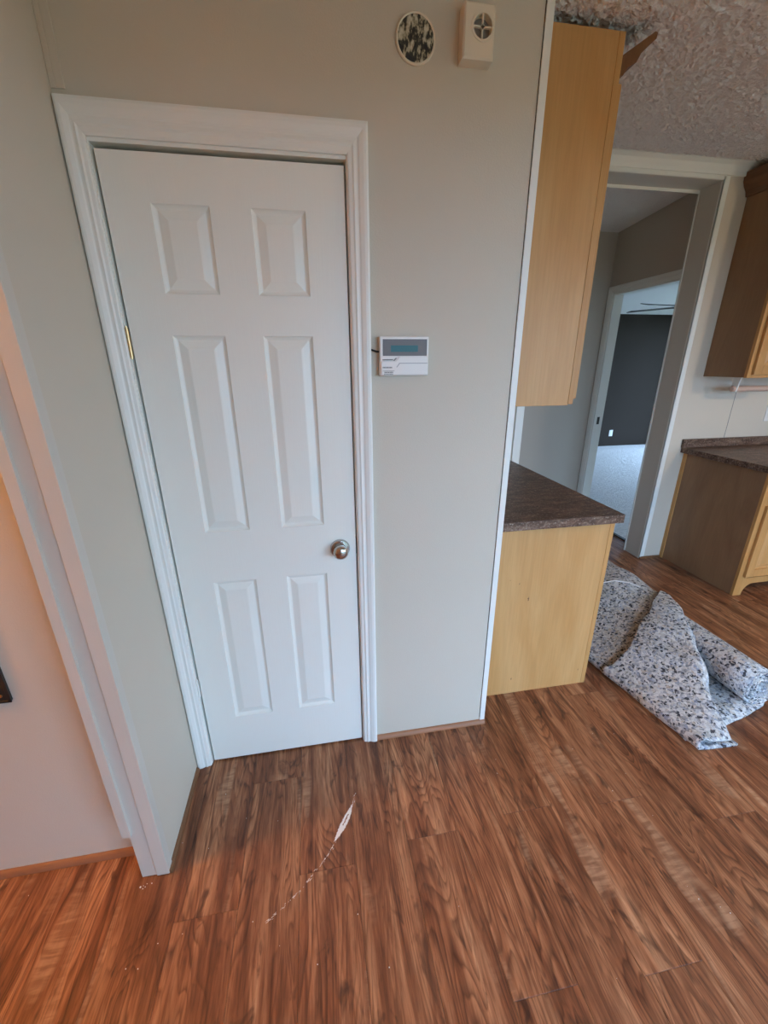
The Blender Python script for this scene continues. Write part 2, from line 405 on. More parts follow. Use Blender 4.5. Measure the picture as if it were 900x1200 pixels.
st('wall_bedroom_right', mb, 'slate', 'bedroom wall with the wide window')
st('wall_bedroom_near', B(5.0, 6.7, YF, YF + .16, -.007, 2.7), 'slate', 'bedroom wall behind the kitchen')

def window(n, a0, a1, z0, z1, mapf, label, mull):
    def bx(*q):
        P = [mapf(a, d, z) for z in q[4:6] for d in q[2:4] for a in q[0:2]]
        return MB().add(P, [(0, 2, 3, 1), (4, 5, 7, 6), (0, 1, 5, 4), (2, 6, 7, 3), (0, 4, 6, 2), (1, 3, 7, 5)])
    fr = MB()
    for q in ((a0, a1, .02, .08, z0, z0 + .05), (a0, a1, .02, .08, z1 - .05, z1), (a0, a0 + .05, .02, .08, z0, z1), (a1 - .05, a1, .02, .08, z0, z1)):
        t = bx(*q); fr.add(t.v, t.f)
    wd = st('window_%d' % n, fr, 'trim', label)
    for m_ in mull: obj('mullion', bx(m_ - .035, m_ + .035, .02, .08, z0 + .05, z1 - .05), 'trim', wd)
    e_ = [a0 + .05] + list(mull) + [a1 - .05]
    for a, c in zip(e_, e_[1:]): obj('pane', bx(a, c, .034, .038, z0 + .05, z1 - .05), 'glass', wd)
mf = lambda a, d, z: (a, YB - d, z)
window(1, *W1, mf, 'glazed patio door behind the photographer', [(W1[0] + W1[1]) / 2])
window(2, *W2, mf, 'kitchen window in the window wall', [(W2[0] + W2[1]) / 2])
window(3, *W3, lambda a, d, z: (6.6 + d, a, z), 'wide bedroom window', [4.4, 5.4])

# ------------------------------------------------------------------ pantry door, casing
PROF = [(0, 0), (0, .007), (.004, .010), (.012, .011), (.016, .014), (.022, .0125), (.026, .0125), (.030, .015), (.040, .018), (.047, .018), (.052, .016), (.052, 0)]
def casing(name, label, mapf, a0, a1, zt, wa, wt, wb_, m, z0=0.0):
    """three mitred lengths of moulding; mapf(a, d, z): a along wall, d out of it"""
    root = None
    s = lambda u, w_: u * w_ / .052
    corners = [[(a0 - s(u, wa), d, z0) for u, d in PROF], [(a0 - s(u, wa), d, zt + s(u, wt)) for u, d in PROF],
               [(a1 + s(u, wb_), d, zt + s(u, wt)) for u, d in PROF], [(a1 + s(u, wb_), d, z0) for u, d in PROF]]
    n = len(PROF)
    for k, nm in enumerate(('casing_leg', 'casing_head', 'casing_leg')):
        mb = MB(); vs_ = [mapf(*p) for p in corners[k]] + [mapf(*p) for p in corners[k + 1]]
        mb.add(vs_, [(i, (i + 1) % n, n + (i + 1) % n, n + i) for i in range(n)] + [tuple(range(n))[::-1], tuple(range(n, 2 * n))])
        if root is None:
            root = empty(name, mapf((a0 + a1) / 2, 0, z0), kind='structure', label=label)
        obj(nm, mb, m, root)
    return root
casing('trim_2', 'white moulded casing around the panel door', lambda a, d, z: (a, YW - d, z), DX0 - .003, DX1 + .004, DZ + .010, .049, .068, .055, 'trim')
jb = B(DX0 - .012, DX0 - .001, YW, YW + .09, 0, DZ + .012).box(DX1 + .001, DX1 + .012, YW, YW + .09, 0, DZ + .012).box(DX0 - .001, DX1 + .001, YW, YW + .09, DZ + .002, DZ + .012)
st('trim_3', jb, 'trim', 'white jamb lining the panel door')
XS = [-.4685, -.362, -.222, -.119, .021, .127]; ZS = [.008, .213, .803, .987, 1.577, 1.68, 1.884, 1.988]
y0 = YW + .006
mb = MB()
holes = {(i, k) for i in (1, 3) for k in (1, 3, 5)}
for i in range(5):
    for k in range(7):
        if (i, k) not in holes:
            mb.add([(XS[i], y0, ZS[k]), (XS[i + 1], y0, ZS[k]), (XS[i + 1], y0, ZS[k + 1]), (XS[i], y0, ZS[k + 1])], [(0, 1, 2, 3)])
a, c, z0, z1, y1 = XS[0], XS[-1], ZS[0], ZS[-1], y0 + .034
mb.add([(a, y0, z0), (c, y0, z0), (c, y0, z1), (a, y0, z1), (a, y1, z0), (c, y1, z0), (c, y1, z1), (a, y1, z1)],
       [(0, 4, 5, 1), (1, 5, 6, 2), (2, 6, 7, 3), (3, 7, 4, 0), (4, 7, 6, 5)])
door = st('door_1', mb, 'door', 'white six-panel door with a satin nickel knob')
for k in (5, 3, 1):
    for i in (1, 3):
        xa, xb, za, zb = XS[i], XS[i + 1], ZS[k], ZS[k + 1]
        rings = [(0, 0), (.003, .0045), (.008, .0075), (.0115, .0085), (.033, .0020), (.036, .0014)]
        mb = MB(); vs_ = []
        for t, d in rings:
            vs_ += [(xa + t, y0 + d, za + t), (xb - t, y0 + d, za + t), (xb - t, y0 + d, zb - t), (xa + t, y0 + d, zb - t)]
        n = len(rings)
        fs = [(r_ * 4 + q, r_ * 4 + (q + 1) % 4, r_ * 4 + 4 + (q + 1) % 4, r_ * 4 + 4 + q) for r_ in range(n - 1) for q in range(4)] + [tuple(range(n * 4 - 4, n * 4))]
        obj('panel', mb.add(vs_, fs), 'door', door)
kx, kz = .071, .895
kn = obj('door_knob', MB().lathe([(.010, .005), (.010, .018), (.014, .021), (.022, .026), (.0255, .033), (.0255, .040), (.022, .047), (.014, .051), (.004, .0525)], (kx, y0, kz), (0, -1, 0), 32), 'nickel', door, smooth=True, label='satin nickel round knob')
obj('rose', MB().lathe([(.0345, 0), (.0345, .004), (.031, .009), (.013, .012)], (kx, y0, kz), (0, -1, 0), 32), 'nickel', kn, smooth=True)
for hz, mm, lb in ((1.558, 'brass', 'worn brass hinge'), (.378, 'trim', 'hinge painted over in white')):
    h_ = MB()
    for q in range(5):
        h_.lathe([(.0045, 0), (.0045, .0145)], (-.4735, y0 - .006, hz - .037 + q * .015), (0, 0, 1), 10)
    h_.lathe([(.0028, -.042), (.0028, .042)], (-.4735, y0 - .006, hz), (0, 0, 1), 8)
    hg = obj('hinge', h_, mm, door, smooth=True, label=lb)
    obj('hinge_leaf', B(-.484, -.4735, y0 - .0045, y0 - .003, hz - .036, hz + .036), 'trim', hg)
obj('strike_gap', B(.1272, .1302, y0 + .001, y0 + .03, .87, .925), 'black', door, label='dark latch edge')
# corner batten, wall end trim, baseboards
st('trim_4', B(XL, XL + .012, YW - .004, YW, 2.09, 2.42).box(XL + .012, XL + .030, YW - .004, YW, 2.09, 2.42), 'wall', 'flat corner batten above the door casing', bevel=.0015)
st('trim_5', MB().prism([(XE - .018, YW - .004), (XE + .004, YW - .004), (XE + .004, YW + .03), (XE - .001, YW + .03), (XE - .001, YW), (XE - .018, YW)], 0, zc(YW), 'z'), 'trim', 'white corner moulding on the end of the door wall', bevel=.001)
st('trim_6', B(XE - .0195, XE - .0180, YW - .0012, YW, 0.03, zc(YW)), 'black', 'dark joint beside the corner moulding')
def qround(name, label, p0, p1, out, m='base_wood', r=.014):
    pr = [(0, 0)] + [(r * math.cos(t * math.pi / 10), 1.25 * r * math.sin(t * math.pi / 10)) for t in range(6)]
    mb = MB(); n = len(pr); vs_ = []
    for p in (p0, p1):
        vs_ += [(p[0] + out[0] * u, p[1] + out[1] * u, z) for u, z in pr]
    mb.add(vs_, [(i, (i + 1) % n, n + (i + 1) % n, n + i) for i in range(n)] + [tuple(range(n))[::-1], tuple(range(n, 2 * n))])
    return st(name, mb, m, label)
qround('baseboard_back', 'dark brown quarter round under the door wall', (.19, YW), (XE + .004, YW), (0, -1))
qround('baseboard_left', 'dark brown strip along the short left wall', (XL, .935), (XL, YW - .02), (1, 0), 'crown', .011)
qround('baseboard_warm', 'orange-brown quarter round under the warm-lit wall', (-2.8, 1.025), (-.605, 1.025), (0, -1), 'base_wood', .016)
# cased end of the short left wall
st('trim_7', B(-.607, -.560, .936, .942, .004, 2.6), 'trim_grey', 'flat board capping the end of the short wall', bevel=.001)
st('trim_8', MB().prism([(-.563, .932), (XL + .003, .932), (XL + .003, .962), (XL, .962), (XL, .942), (-.563, .942)], .004, 2.6, 'z'), 'trim_grey', 'corner strip on the end of the short wall', bevel=.0012)
st('trim_9', B(-.622, -.597, .926, .936, .20, 2.6), 'trim_grey', 'thin batten stopping short of the floor on the wall end', bevel=.001)

# ------------------------------------------------------------------ things on the door wall
kp = empty('alarm_keypad', (.2885, YW, 1.463), label='off-white alarm keypad with small teal display beside the door casing', cat='keypad')
kx0, kx1, kz0, kz1, ky = .213, .362, 1.466, 1.576, YW - .026
obj('housing', B(kx0, kx1, ky, YW, kz0, kz1), 'white_pl', kp, bevel=.003)
bz = obj('display_window', B(kx0 + .009, kx1 - .006, ky - .0012, ky + .001, 1.522, 1.568), 'lcd_frame', kp, label='dark glossy display window')
obj('screen', B(kx0 + .033, kx1 - .034, ky - .0020, ky, 1.533, 1.551), 'lcd', bz, label='teal liquid crystal display')
fl = obj('flip_cover', MB().prism([(kx0 + .004, kz0 + .003), (kx1 - .003, kz0 + .003), (kx1 - .003, 1.519), (kx0 + .058, 1.519), (kx0 + .049, 1.507), (kx0 + .004, 1.507)], ky - .004, ky, 'y'), 'white_pl', kp, bevel=.0012)
obj('cover_groove', MB().prism([(kx0 + .052, 1.490), (kx0 + .060, 1.500), (kx1 - .004, 1.500), (kx1 - .004, 1.5025), (kx0 + .058, 1.5025), (kx0 + .049, 1.490)], ky - .0046, ky - .004, 'y'), 'grey_pl', fl)
for (xa, xb, za, zb) in ((.008, .040, 1.510, 1.5125), (.008, .037, 1.4875, 1.4915), (.008, .044, 1.479, 1.4805), (.013, .040, 1.4735, 1.4775), (.012, .040, 1.469, 1.4715)):
    nseg = max(4, int((xb - xa) / .0035)); mb = MB()
    for q in range(nseg):
        u = kx0 + xa + (xb - xa) * q / nseg
        mb.box(u, u + (xb - xa) / nseg * .72, ky - .0046, ky - (.0038 if zb < 1.505 else -.0005), za, zb)
    obj('lettering', mb, 'mark', fl)
obj('logo_stroke', MB().prism([(kx0 + .040, 1.508), (kx0 + .044, 1.508), (kx0 + .052, 1.516), (kx0 + .047, 1.516)], ky - .0012, ky, 'y'), 'mark', kp)
obj('cable', MB().tube([(.186, YW - .008, 1.541), (.195, YW - .010, 1.538), (.204, YW - .010, 1.535), (.214, YW - .010, 1.534)], .0028, 8), 'black', kp, smooth=True, label='short black cable')

sr = empty('alarm_siren', (.466, YW, 2.214), label='small beige plastic siren box with round cross grille on the wall', cat='alarm siren')
sx0, sx1, sz0, sz1, sy = .424, .504, 2.207, 2.312, YW - .036
cx, cz, cr = .472, 2.268, .0235
mb = MB(); n = 32        # front face with a round opening
ring = [(cx + cr * math.cos(2 * math.pi * i / n), sy, cz + cr * math.sin(2 * math.pi * i / n)) for i in range(n)]
def edge(i):
    t = 2 * math.pi * i / n; dx, dz = math.cos(t), math.sin(t)
    kk = min([((sx1 - .004 if dx > 0 else sx0 + .004) - cx) / dx if abs(dx) > 1e-6 else 9, ((sz1 - .004 if dz > 0 else sz0 + .004) - cz) / dz if abs(dz) > 1e-6 else 9])
    return (cx + dx * kk, sy, cz + dz * kk)
out = [edge(i) for i in range(n)]
inn = [(x, sy + .016, z) for x, _, z in ring]
mb.add(ring + out, [(i, (i + 1) % n, n + (i + 1) % n, n + i) for i in range(n)])
mb.add(ring + inn, [(i, (i + 1) % n, n + (i + 1) % n, n + i) for i in range(n)] + [tuple(range(n, 2 * n))])
f0 = [(sx0 + .004, sy, sz0 + .004), (sx1 - .004, sy, sz0 + .004), (sx1 - .004, sy, sz1 - .004), (sx0 + .004, sy, sz1 - .004)]
f1 = [(sx0, sy + .004, sz0), (sx1, sy + .004, sz0), (sx1, sy + .004, sz1), (sx0, sy + .004, sz1)]
f2 = [(sx0, YW, sz0), (sx1, YW, sz0), (sx1, YW, sz1), (sx0, YW, sz1)]
for A_, B_ in ((f0, f1), (f1, f2)):
    mb.add(A_ + B_, [(i, (i + 1) % 4, 4 + (i + 1) % 4, 4 + i) for i in range(4)])
for cnr in range(4):   # corner fillers between the radial fan and the square front
    p = f0[cnr]; near = sorted(out, key=lambda q: (q[0] - p[0]) ** 2 + (q[2] - p[2]) ** 2)[:2]
    mb.add([p, near[0], near[1]], [(0, 1, 2)])
obj('housing', mb, 'beige_pl', sr)
obj('speaker_cone', MB().lathe([(cr * .98, 0), (.006, .004)], (cx, sy + .0155, cz), (0, -1, 0), 24), 'mark', sr, smooth=True)
obj('grille_cross', B(cx - .0017, cx + .0017, sy + .001, sy + .006, cz - cr, cz + cr).box(cx - cr, cx + cr, sy + .001, sy + .006, cz - .0017, cz + .0017).lathe([(.005, 0), (.005, .006)], (cx, sy + .007, cz), (0, -1, 0), 16), 'beige_pl', sr)
obj('grille_ring', MB().lathe([(cr + .006, 0), (cr + .0055, .0016), (cr + .0005, .0016), (cr, -.004)], (cx, sy, cz), (0, -1, 0), 32, False), 'beige_pl', sr)

dp = empty('detector_base', (.313, YW, 2.2), label='round cream mounting disc smeared with black residue, left of the siren', cat='mounting disc')
obj('rim', MB().lathe([(.0505, 0), (.0505, .004), (.0480, .0062), (.0455, .005), (.0455, .0035), (.0455, .0)], (.313, YW, 2.249), (0, -1, 0), 40), 'beige_pl', dp, smooth=True)
obj('disc_face', MB().lathe([(.0455, 0), (.0455, .0036)], (.313, YW - .0003, 2.249), (0, -1, 0), 40), 'disc', dp, label='cream face streaked with black residue')

pl = empty('wall_panel', (-.98, 1.025, .66), label='dark metal cover plate with screws on the warm-lit wall', cat='cover plate')
obj('plate', B(-1.14, -.832, 1.018, 1.025, .662, 1.02), 'dark', pl, bevel=.002)
obj('raised_lip', B(-.838, -.831, 1.015, 1.0185, .662, 1.02).box(-1.14, -.831, 1.015, 1.0185, .660, .667), 'dark', pl, bevel=.0008)
for (x, z) in ((-.853, .682), (-1.12, .682), (-.853, 1.0), (-1.12, 1.0)):
    obj('screw', MB().lathe([(.005, 0), (.0045, .002), (.002, .003)], (x, 1.018, z), (0, -1, 0), 14), 'brass', pl, smooth=True)

# lamp of the side room (hidden by the short wall)
lp = empty('ceiling_lamp', (-1.75, .68, 2.0), label='warm globe ceiling lamp in the side room', cat='lamp')
obj('globe', MB().lathe([(.02, -.085)] + [(.085 * math.cos(t), .085 * math.sin(t)) for t in [R(-70 + 14 * q) for q in range(11)]] + [(.02, .085)], (-1.75, .68, 2.10), (0, 0, 1), 24), 'lamp', lp, smooth=True)
obj('canopy', MB().lathe([(.03, .0), (.045, .02), (.07, .095), (.07, .105)], (-1.75, .68, 2.187), (0, 0, 1), 24), 'trim', lp, smooth=True)

kl = empty('kitchen_light', (3.3, .1, 2.12), label='white dome ceiling light over the kitchen', cat='lamp')
obj('dome', MB().lathe([(.03, 0)] + [(.16 * math.sin(R(12 * q)), .09 - .09 * math.cos(R(12 * q))) for q in range(2, 8)] + [(.155, .10)], (3.3, .1, 2.13), (0, 0, 1), 28), 'lamp_white', kl, smooth=True)
obj('canopy', MB().lathe([(.06, 0), (.06, .065)], (3.3, .1, 2.23), (0, 0, 1), 20), 'trim', kl, smooth=True)

# ------------------------------------------------------------------ far wall trim
st('trim_10', MB().prism([(YF, 2.555), (YF - .014, 2.555), (YF - .018, 2.575), (YF - .030, 2.600), (YF - .045, 2.615), (YF - .048, zc(YF - .048) + .002), (YF, zc(YF) + .002)], XE, 2.77, 'x'), 'trim', 'white crown moulding over the wide opening')
st('trim_11', B(1.353, 1.393, YF - .010, YF, 0, 2.54).box(1.393, 1.412, YF - .005, YF + .16, 0, 2.54), 'trim', 'white casing on the left of the wide opening', bevel=.002)
st('trim_12', B(XJ - .010, XJ + .034, YF - .006, YF, 0, 2.555).box(XJ - .010, XJ - .001, YF - .006, YF + .010, 0, 2.54), 'trim', 'white corner strip on the right of the wide opening', bevel=.002)
st('trim_13', B(1.412, XJ, YF - .006, YF, 2.534, 2.555), 'trim', 'white head strip of the wide opening')
st('trim_14', B(XJ - .008, XJ - .001, YF + .010, YF + .155, 0, 2.532), 'trim_grey', 'greige jamb board of the wide opening')
st('trim_15', B(1.412, XJ - .008, YF, YF + .155, 2.532, 2.54), 'trim_grey', 'greige head board of the wide opening')
st('trim_16', B(1.412, XJ - .008, YF + .155, YF + .165, 2.515, 2.54).box(XJ - .012, XJ - .001, YF + .155, YF + .165, 0, 2.53), 'trim', 'thin white edging behind the wide opening')
st('trim_17', B(3.058, 3.062, YF - .0012, YF, .95, 1.42), 'mark', 'dark panel joint above the worktop')
qround('baseboard_far', 'dark brown quarter round at the foot of the opening', (XJ - .008, YF - .006), (2.735, YF - .006), (0, -1), 'crown', .012)
casing('trim_18', 'white casing around the bedroom doorway', lambda a, d, z: (XH - d, a, z), HD0, HD1, HDZ, .055, .055, .055, 'trim')
st('trim_19', B(XH, XH + .09, HD1 - .014, HD1, 0, HDZ).box(XH, XH + .09, HD0, HD0 + .014, 0, HDZ).box(XH, XH + .09, HD0, HD1, HDZ - .014, HDZ), 'trim', 'white jamb of the bedroom doorway')
hs = obj('strike_plate', B(XH + .03, XH + .055, HD1 - .017, HD1 - .014, .93, 1.0), 'dark', label='small dark strike plate on the bedroom door jamb', cat='strike plate')

def outlet(name, x, y, z, label, grp=None):
    o = empty(name, (x, y, z), label=label, cat='outlet')
    obj('cover_plate', B(x - .036, x + .036, y - .006, y, z, z + .115), 'white_pl', o, bevel=.002)
    for dz in (.028, .072): obj('socket', B(x - .016, x + .016, y - .008, y - .005, z + dz - .004, z + dz + .022), 'white_pl', o, bevel=.003)
    return o
outlet('wall_outlet', 3.405, YF, 1.075, 'white outlet on the pale wall above the far worktop')
outlet('wall_outlet', 5.54, YBR, .19, 'white outlet low on the shaded bedroom wall')

# ------------------------------------------------------------------ cabinets
def panel_door(name, parent, mapf, a0, a1, z0, z1, m, knob=None):
    """shaker style door: stiles, rails and a recessed panel; mapf(a, d, z) with d out of the cabinet front"""
    def bx(*q):
        aa, ab, da, db, za, zb = q; mb = MB()
        P = [mapf(x, d, z) for z in (za, zb) for d in (da, db) for x in (aa, ab)]
        return mb.add(P, [(0, 2, 3, 1), (4, 5, 7, 6), (0, 1, 5, 4), (2, 6, 7, 3), (0, 4, 6, 2), (1, 3, 7, 5)])
    f = .055; mb = MB()
    for q in ((a0, a0 + f, .001, .019, z0, z1), (a1 - f, a1, .001, .019, z0, z1), (a0 + f, a1 - f, .001, .019, z0, z0 + f), (a0 + f, a1 - f, .001, .019, z1 - f, z1)):
        t = bx(*q); mb.add(t.v, t.f)
    d = obj(name, mb, m, parent, bevel=.002)
    rings = [(0, .010), (.012, .010), (.034, .017), (.036, .017)]; A0, A1, Z0, Z1 = a0 + f, a1 - f, z0 + f, z1 - f
    vs_ = []
    for t, dd in rings: vs_ += [mapf(A0 + t, dd, Z0 + t), mapf(A1 - t, dd, Z0 + t), mapf(A1 - t, dd, Z1 - t), mapf(A0 + t, dd, Z1 - t)]
    fs = [(r_ * 4 + q, r_ * 4 + (q + 1) % 4, r_ * 4 + 4 + (q + 1) % 4, r_ * 4 + 4 + q) for r_ in range(3) for q in range(4)] + [(12, 13, 14, 15)]
    obj('door_panel', MB().add(vs_, fs), 'birch', d)
    return d
# near upper cabinet, hung on the pantry wall, front facing right
XU0, XU1, ZU0, ZU1, YE = XE, .979, 1.349, 2.402, 2.585
uc = empty('wall_cabinet', (.82, YC, ZU0), label='tall honey birch wall cabinet above the peninsula worktop', cat='cabinet')
obj('body', B(XU0, XU1 - .026, YC, YE, ZU0, ZU1), 'birch', uc, bevel=.001)
obj('face_frame', B(XU1 - .026, XU1 - .006, YC - .001, YE, ZU0 + .004, ZU1), 'birch_frame', uc, bevel=.0015)
fm = lambda a, d, z: (XU1 - .006 + d, a, z)
for a in (YC + .012, YC + .58):
    panel_door('cabinet_door', uc, fm, a, a + .54, ZU0 + .022, ZU1 - .11, 'birch_frame')
obj('crown_moulding', MB().prism([(XU1 - .004, 2.306), (XU1 + .006, 2.306), (XU1 + .018, 2.326), (XU1 + .044, 2.340), (XU1 + .056, 2.362), (XU1 + .085, 2.388), (XU1 + .098, 2.398), (XU1 + .100, 2.412), (XU1 + .092, 2.414), (XU1 - .004, 2.352)], YC + .004, YE, 'y'), 'crown', uc, label='dark stained crown moulding with a bare cut end')
# near base cabinet and worktop
bc = empty('base_cabinet', (.96, YC, 0), label='pale birch base cabinet at the end of the door wall', cat='cabinet')
obj('body', B(XE, 1.235, YC, 2.60, 0.0, .862), 'birch', bc, bevel=.001)
obj('face_frame', B(1.235, 1.257, YC - .001, 2.60, 0.0, .862), 'birch_frame', bc, bevel=.0015)
fm = lambda a, d, z: (1.257 + d * .6, a, z)
for a in (YC + .05, YC + .62):
    panel_door('cabinet_door', bc, fm, a, a + .48, .12, .66, 'birch_frame')
    obj('drawer_front', B(1.2572, 1.268, a, a + .48, .69, .84), 'birch_frame', bc, bevel=.002)
for (x, z, s_) in ((.845, .60, .5), (.896, .52, 1), (.86, .085, .7), (1.21, .085, .5), (.80, .62, .3)):
    obj('wood_knot', MB().lathe([(.004 * s_, 0), (.003 * s_, .0006)], (x, YC, z), (0, -1, 0), 8).prism([(x - .002 * s_, z - .012 * s_), (x + .002 * s_, z - .010 * s_), (x + .001 * s_, z + .012 * s_)], YC - .0005, YC, 'y'), 'crown', bc)
wt = obj('worktop', B(XE, 1.272, YC - .030, 2.60, .862, .900), 'laminate', None, bevel=.002, label='brown speckled laminate worktop on the pale birch base cabinet', cat='worktop')
# far wall: base cabinet with arched toe board
XR = 2.746; YRF = 1.995; XR1 = 4.4
rb = empty('base_cabinet', (3.5, YF, 0), label='birch base cabinet, side coloured darker as shade, with arched toe board against the far wall', cat='cabinet')
obj('side_panel', B(XR, XR + .016, YRF + .02, YF - .001, 0, .862), 'birch_shade', rb, bevel=.001, label='birch side with shade in its colour')
obj('scribe_strip', B(XR - .006, XR, YF - .03, YF - .001, 0, .862), 'birch_frame', rb)
obj('body', B(XR + .016, XR1, YRF + .02, YF - .001, .10, .862), 'birch', rb)
x0, x1 = XR, XR + .05
ff = B(x0, x1, YRF, YRF + .02, 0, .862).box(x1, XR1, YRF, YRF + .02, .82, .862).box(x1, XR1, YRF, YRF + .02, .655, .69)
for xx in (XR + .55, XR + 1.07): ff.box(xx, xx + .05, YRF, YRF + .02, .13, .82)
obj('face_frame', ff, 'birch_frame', rb, bevel=.0012)
arch = [(x1, .13), (x1, .0), (x1 + .015, .0)] + [(x1 + .015 + .075 * (1 - math.cos(t)), .085 * math.sin(t)) for t in [R(90 * q / 8) for q in range(1, 9)]] + [(XR1 - .1, .085), (XR1, 0), (XR1, .13)]
obj('toe_board', MB().prism([(x, z) for x, z in arch], YRF, YRF + .02, 'y'), 'birch_frame', rb)
fm = lambda a, d, z: (a, YRF - d, z)
for k in range(3):
    a = XR + .035 + .52 * k
    panel_door('cabinet_door', rb, fm, a, a + .50, .145, .645, 'birch_frame')
    obj('drawer_front', B(a, a + .50, YRF - .019, YRF - .0005, .70, .81), 'birch_frame', rb, bevel=.002)
ct = empty('worktop', (3.5, YF, .862), label='brown laminate worktop with backsplash against the far wall', cat='worktop')
obj('top', B(2.706, XR1, YRF - .030, YF - .001, .862, .900), 'laminate', ct, bevel=.002)
obj('backsplash', B(2.700, XR1, YF - .022, YF - .001, .900, .962), 'laminate', ct, bevel=.003)
# far wall: upper cabinet
ZR0, ZR1, YRU = 1.403, 2.47, 2.31
ru = empty('wall_cabinet', (3.5, YF, ZR0), label='birch wall cabinet, side coloured darker as shade, with dark crown hung on the far wall', cat='cabinet')
obj('side_panel', B(XR, XR + .016, YRU + .02, YF - .001, ZR0, ZR1), 'birch_shade', ru, bevel=.001, label='birch side with shade in its colour')
obj('body', B(XR + .016, XR1, YRU + .02, YF - .001, ZR0 + .01, ZR1), 'birch', ru)
ff = B(XR, XR + .035, YRU, YRU + .02, ZR0 - .002, ZR1).box(XR + .035, XR1, YRU, YRU + .02, ZR0 - .002, ZR0 + .03).box(XR + .035, XR1, YRU, YRU + .02, ZR1 - .04, ZR1)
obj('face_frame', ff, 'birch_frame', ru, bevel=.0012)
fm = lambda a, d, z: (a, YRU - d, z)
for k in range(3): panel_door('cabinet_door', ru, fm, XR + .026 + .52 * k, XR + .026 + .52 * k + .50, ZR0 + .018, ZR1 - .03, 'birch_frame')
zt = 2.575
pr = [(0, 2.455), (.012, 2.455), (.020, 2.480), (.040, 2.505), (.052, 2.530), (.060, zt), (0, zt)]
mb = MB(); n = len(pr)     # crown wraps the left end and runs along the front
vs_ = [(XR - u, YF - .002, z) for u, z in pr] + [(XR - u, YRU - u, z) for u, z in pr] + [(XR1, YRU - u, z) for u, z in pr]
mb.add(vs_, [(k * n + i, k * n + (i + 1) % n, (k + 1) * n + (i + 1) % n, (k + 1) * n + i) for k in range(2) for i in range(n)] + [tuple(range(n))[::-1], tuple(range(2 * n, 3 * n))])
obj('crown_moulding', mb, 'crown', ru, label='dark stained crown moulding')
# towel holder below the far wall cabinet
th = empty('towel_holder', (2.97, 2.46, 1.29), label='white bracket paper towel holder with pale wooden dowel under the far wall cabinet', cat='towel holder')
obj('bracket', MB().prism([(2.43, 1.402), (2.49, 1.402), (2.475, 1.305), (2.46, 1.296), (2.445, 1.305)], 2.848, 2.858, 'x'), 'trim', th, bevel=.001)
obj('bracket', MB().prism([(2.43, 1.402), (2.49, 1.402), (2.475, 1.305), (2.46, 1.296), (2.445, 1.305)], 3.16, 3.17, 'x'), 'trim', th, bevel=.001)
obj('end_cap', MB().lathe([(.016, 0), (.020, .004), (.020, .014), (.014, .020)], (2.848, 2.46, 1.325), (-1, 0, 0), 20), 'pinkwood', th, smooth=True)
obj('dowel', MB().lathe([(.019, 0), (.019, .302)], (2.858, 2.46, 1.325), (1, 0, 0), 20), 'pinkwood', th, smooth=True)

# ------------------------------------------------------------------ carpet pad, rolled with a flap thrown over
pad = empty('carpet_pad', (1.75, 1.6, 0), label='speckled grey foam carpet pad half rolled and folded on the floor', cat='carpet pad')
def interp(pts, t):
    if t <= pts[0][0]: return pts[0][1]
    for (a, va), (b_, vb) in zip(pts, pts[1:]):
        if t <= b_:
            q = (t - a) / (b_ - a); q = q * q * (3 - 2 * q) * .5 + q * .5; return va + (vb - va) * q
    return pts[-1][1]
def wob(x, y): return .006 * math.sin(9 * x + 5 * y) + .005 * math.sin(17 * y - 8 * x + 1.3) + .003 * math.sin(31 * x + 23 * y)
RX, RZ, RR = 1.925, .105, .098
def sheet(name, fn, nu, nv, th=.010, lb=None):
    mb = MB(); vs_ = [fn(i / nu, j / nv) for j in range(nv + 1) for i in range(nu + 1)]
    mb.add(vs_, [(j * (nu + 1) + i, j * (nu + 1) + i + 1, (j + 1) * (nu + 1) + i + 1, (j + 1) * (nu + 1) + i) for j in range(nv) for i in range(nu)])
    o = obj(name, mb, 'pad', pad, smooth=True, label=lb)
    md = o.modifiers.new('thick', 'SOLIDIFY'); md.thickness = th; md.offset = 0
    return o
def spiral(u, v):
    y = 1.165 + v * 1.0; a = u * 2 * math.pi * 3.4
    r_ = .030 + (RR - .030) * u - .004 * math.sin(a * 2 + 1)
    return (RX + .012 + r_ * math.cos(-a - 1.9) * 1.04 - .02 * v, y + .004 * math.sin(3 * a), RZ + .003 + r_ * math.sin(-a - 1.9) * .98)
sheet('pad_roll', spiral, 130, 10, .011, 'rolled core of the foam pad showing its spiral end')
xf = lambda y: interp([(.98, 1.505), (1.25, 1.445), (1.58, 1.385), (2.4, 1.365)], y)
def hgt(x, y, extra=0.0):
    f0 = xf(y); t = (x - f0) / (RX - f0); top = RZ + RR + .016
    k = interp([(.95, .10), (1.1, .42), (1.35, .95), (1.6, 1.0)], y)
    if t <= 1: z = .046 + (top - .046) * max(0, math.sin(math.pi / 2 * max(0, t))) ** 1.25 * k
    else: z = RZ + math.sqrt(max(.0004, (top - RZ) ** 2 - (x - RX) ** 2))
    return z + wob(x, y) * min(1, max(0, t * 2.5)) + extra
def crease(x): return interp([(1.38, 1.46), (1.5, 1.50), (1.75, 1.655), (1.88, 1.755), (1.97, 1.81)], x)
def left_sheet(u, v):
    # u: from under the front fold, over the roll and down behind; v: along the roll
    y = 1.44 + v * .94
    f0 = xf(y)
    if u < .2:
        a = math.pi * (1 - u / .2); rr = .018
        return (f0 - rr * math.sin(a) + (.10 * max(0, (.06 - u) / .06)), y, .025 + rr * math.cos(a))
    q = (u - .2) / .8; xe = RX + .108
    x = f0 + (xe - f0) * (q if q < .75 else .75 + (1 - (1 - (q - .75) / .25) ** 2) * .25)
    yy = max(y, crease(min(x, 1.97)) - .06)
    return (x, yy, hgt(x, y) - (.012 if v < .35 else .012 * max(0, 1 - (v - .35) * 3)))
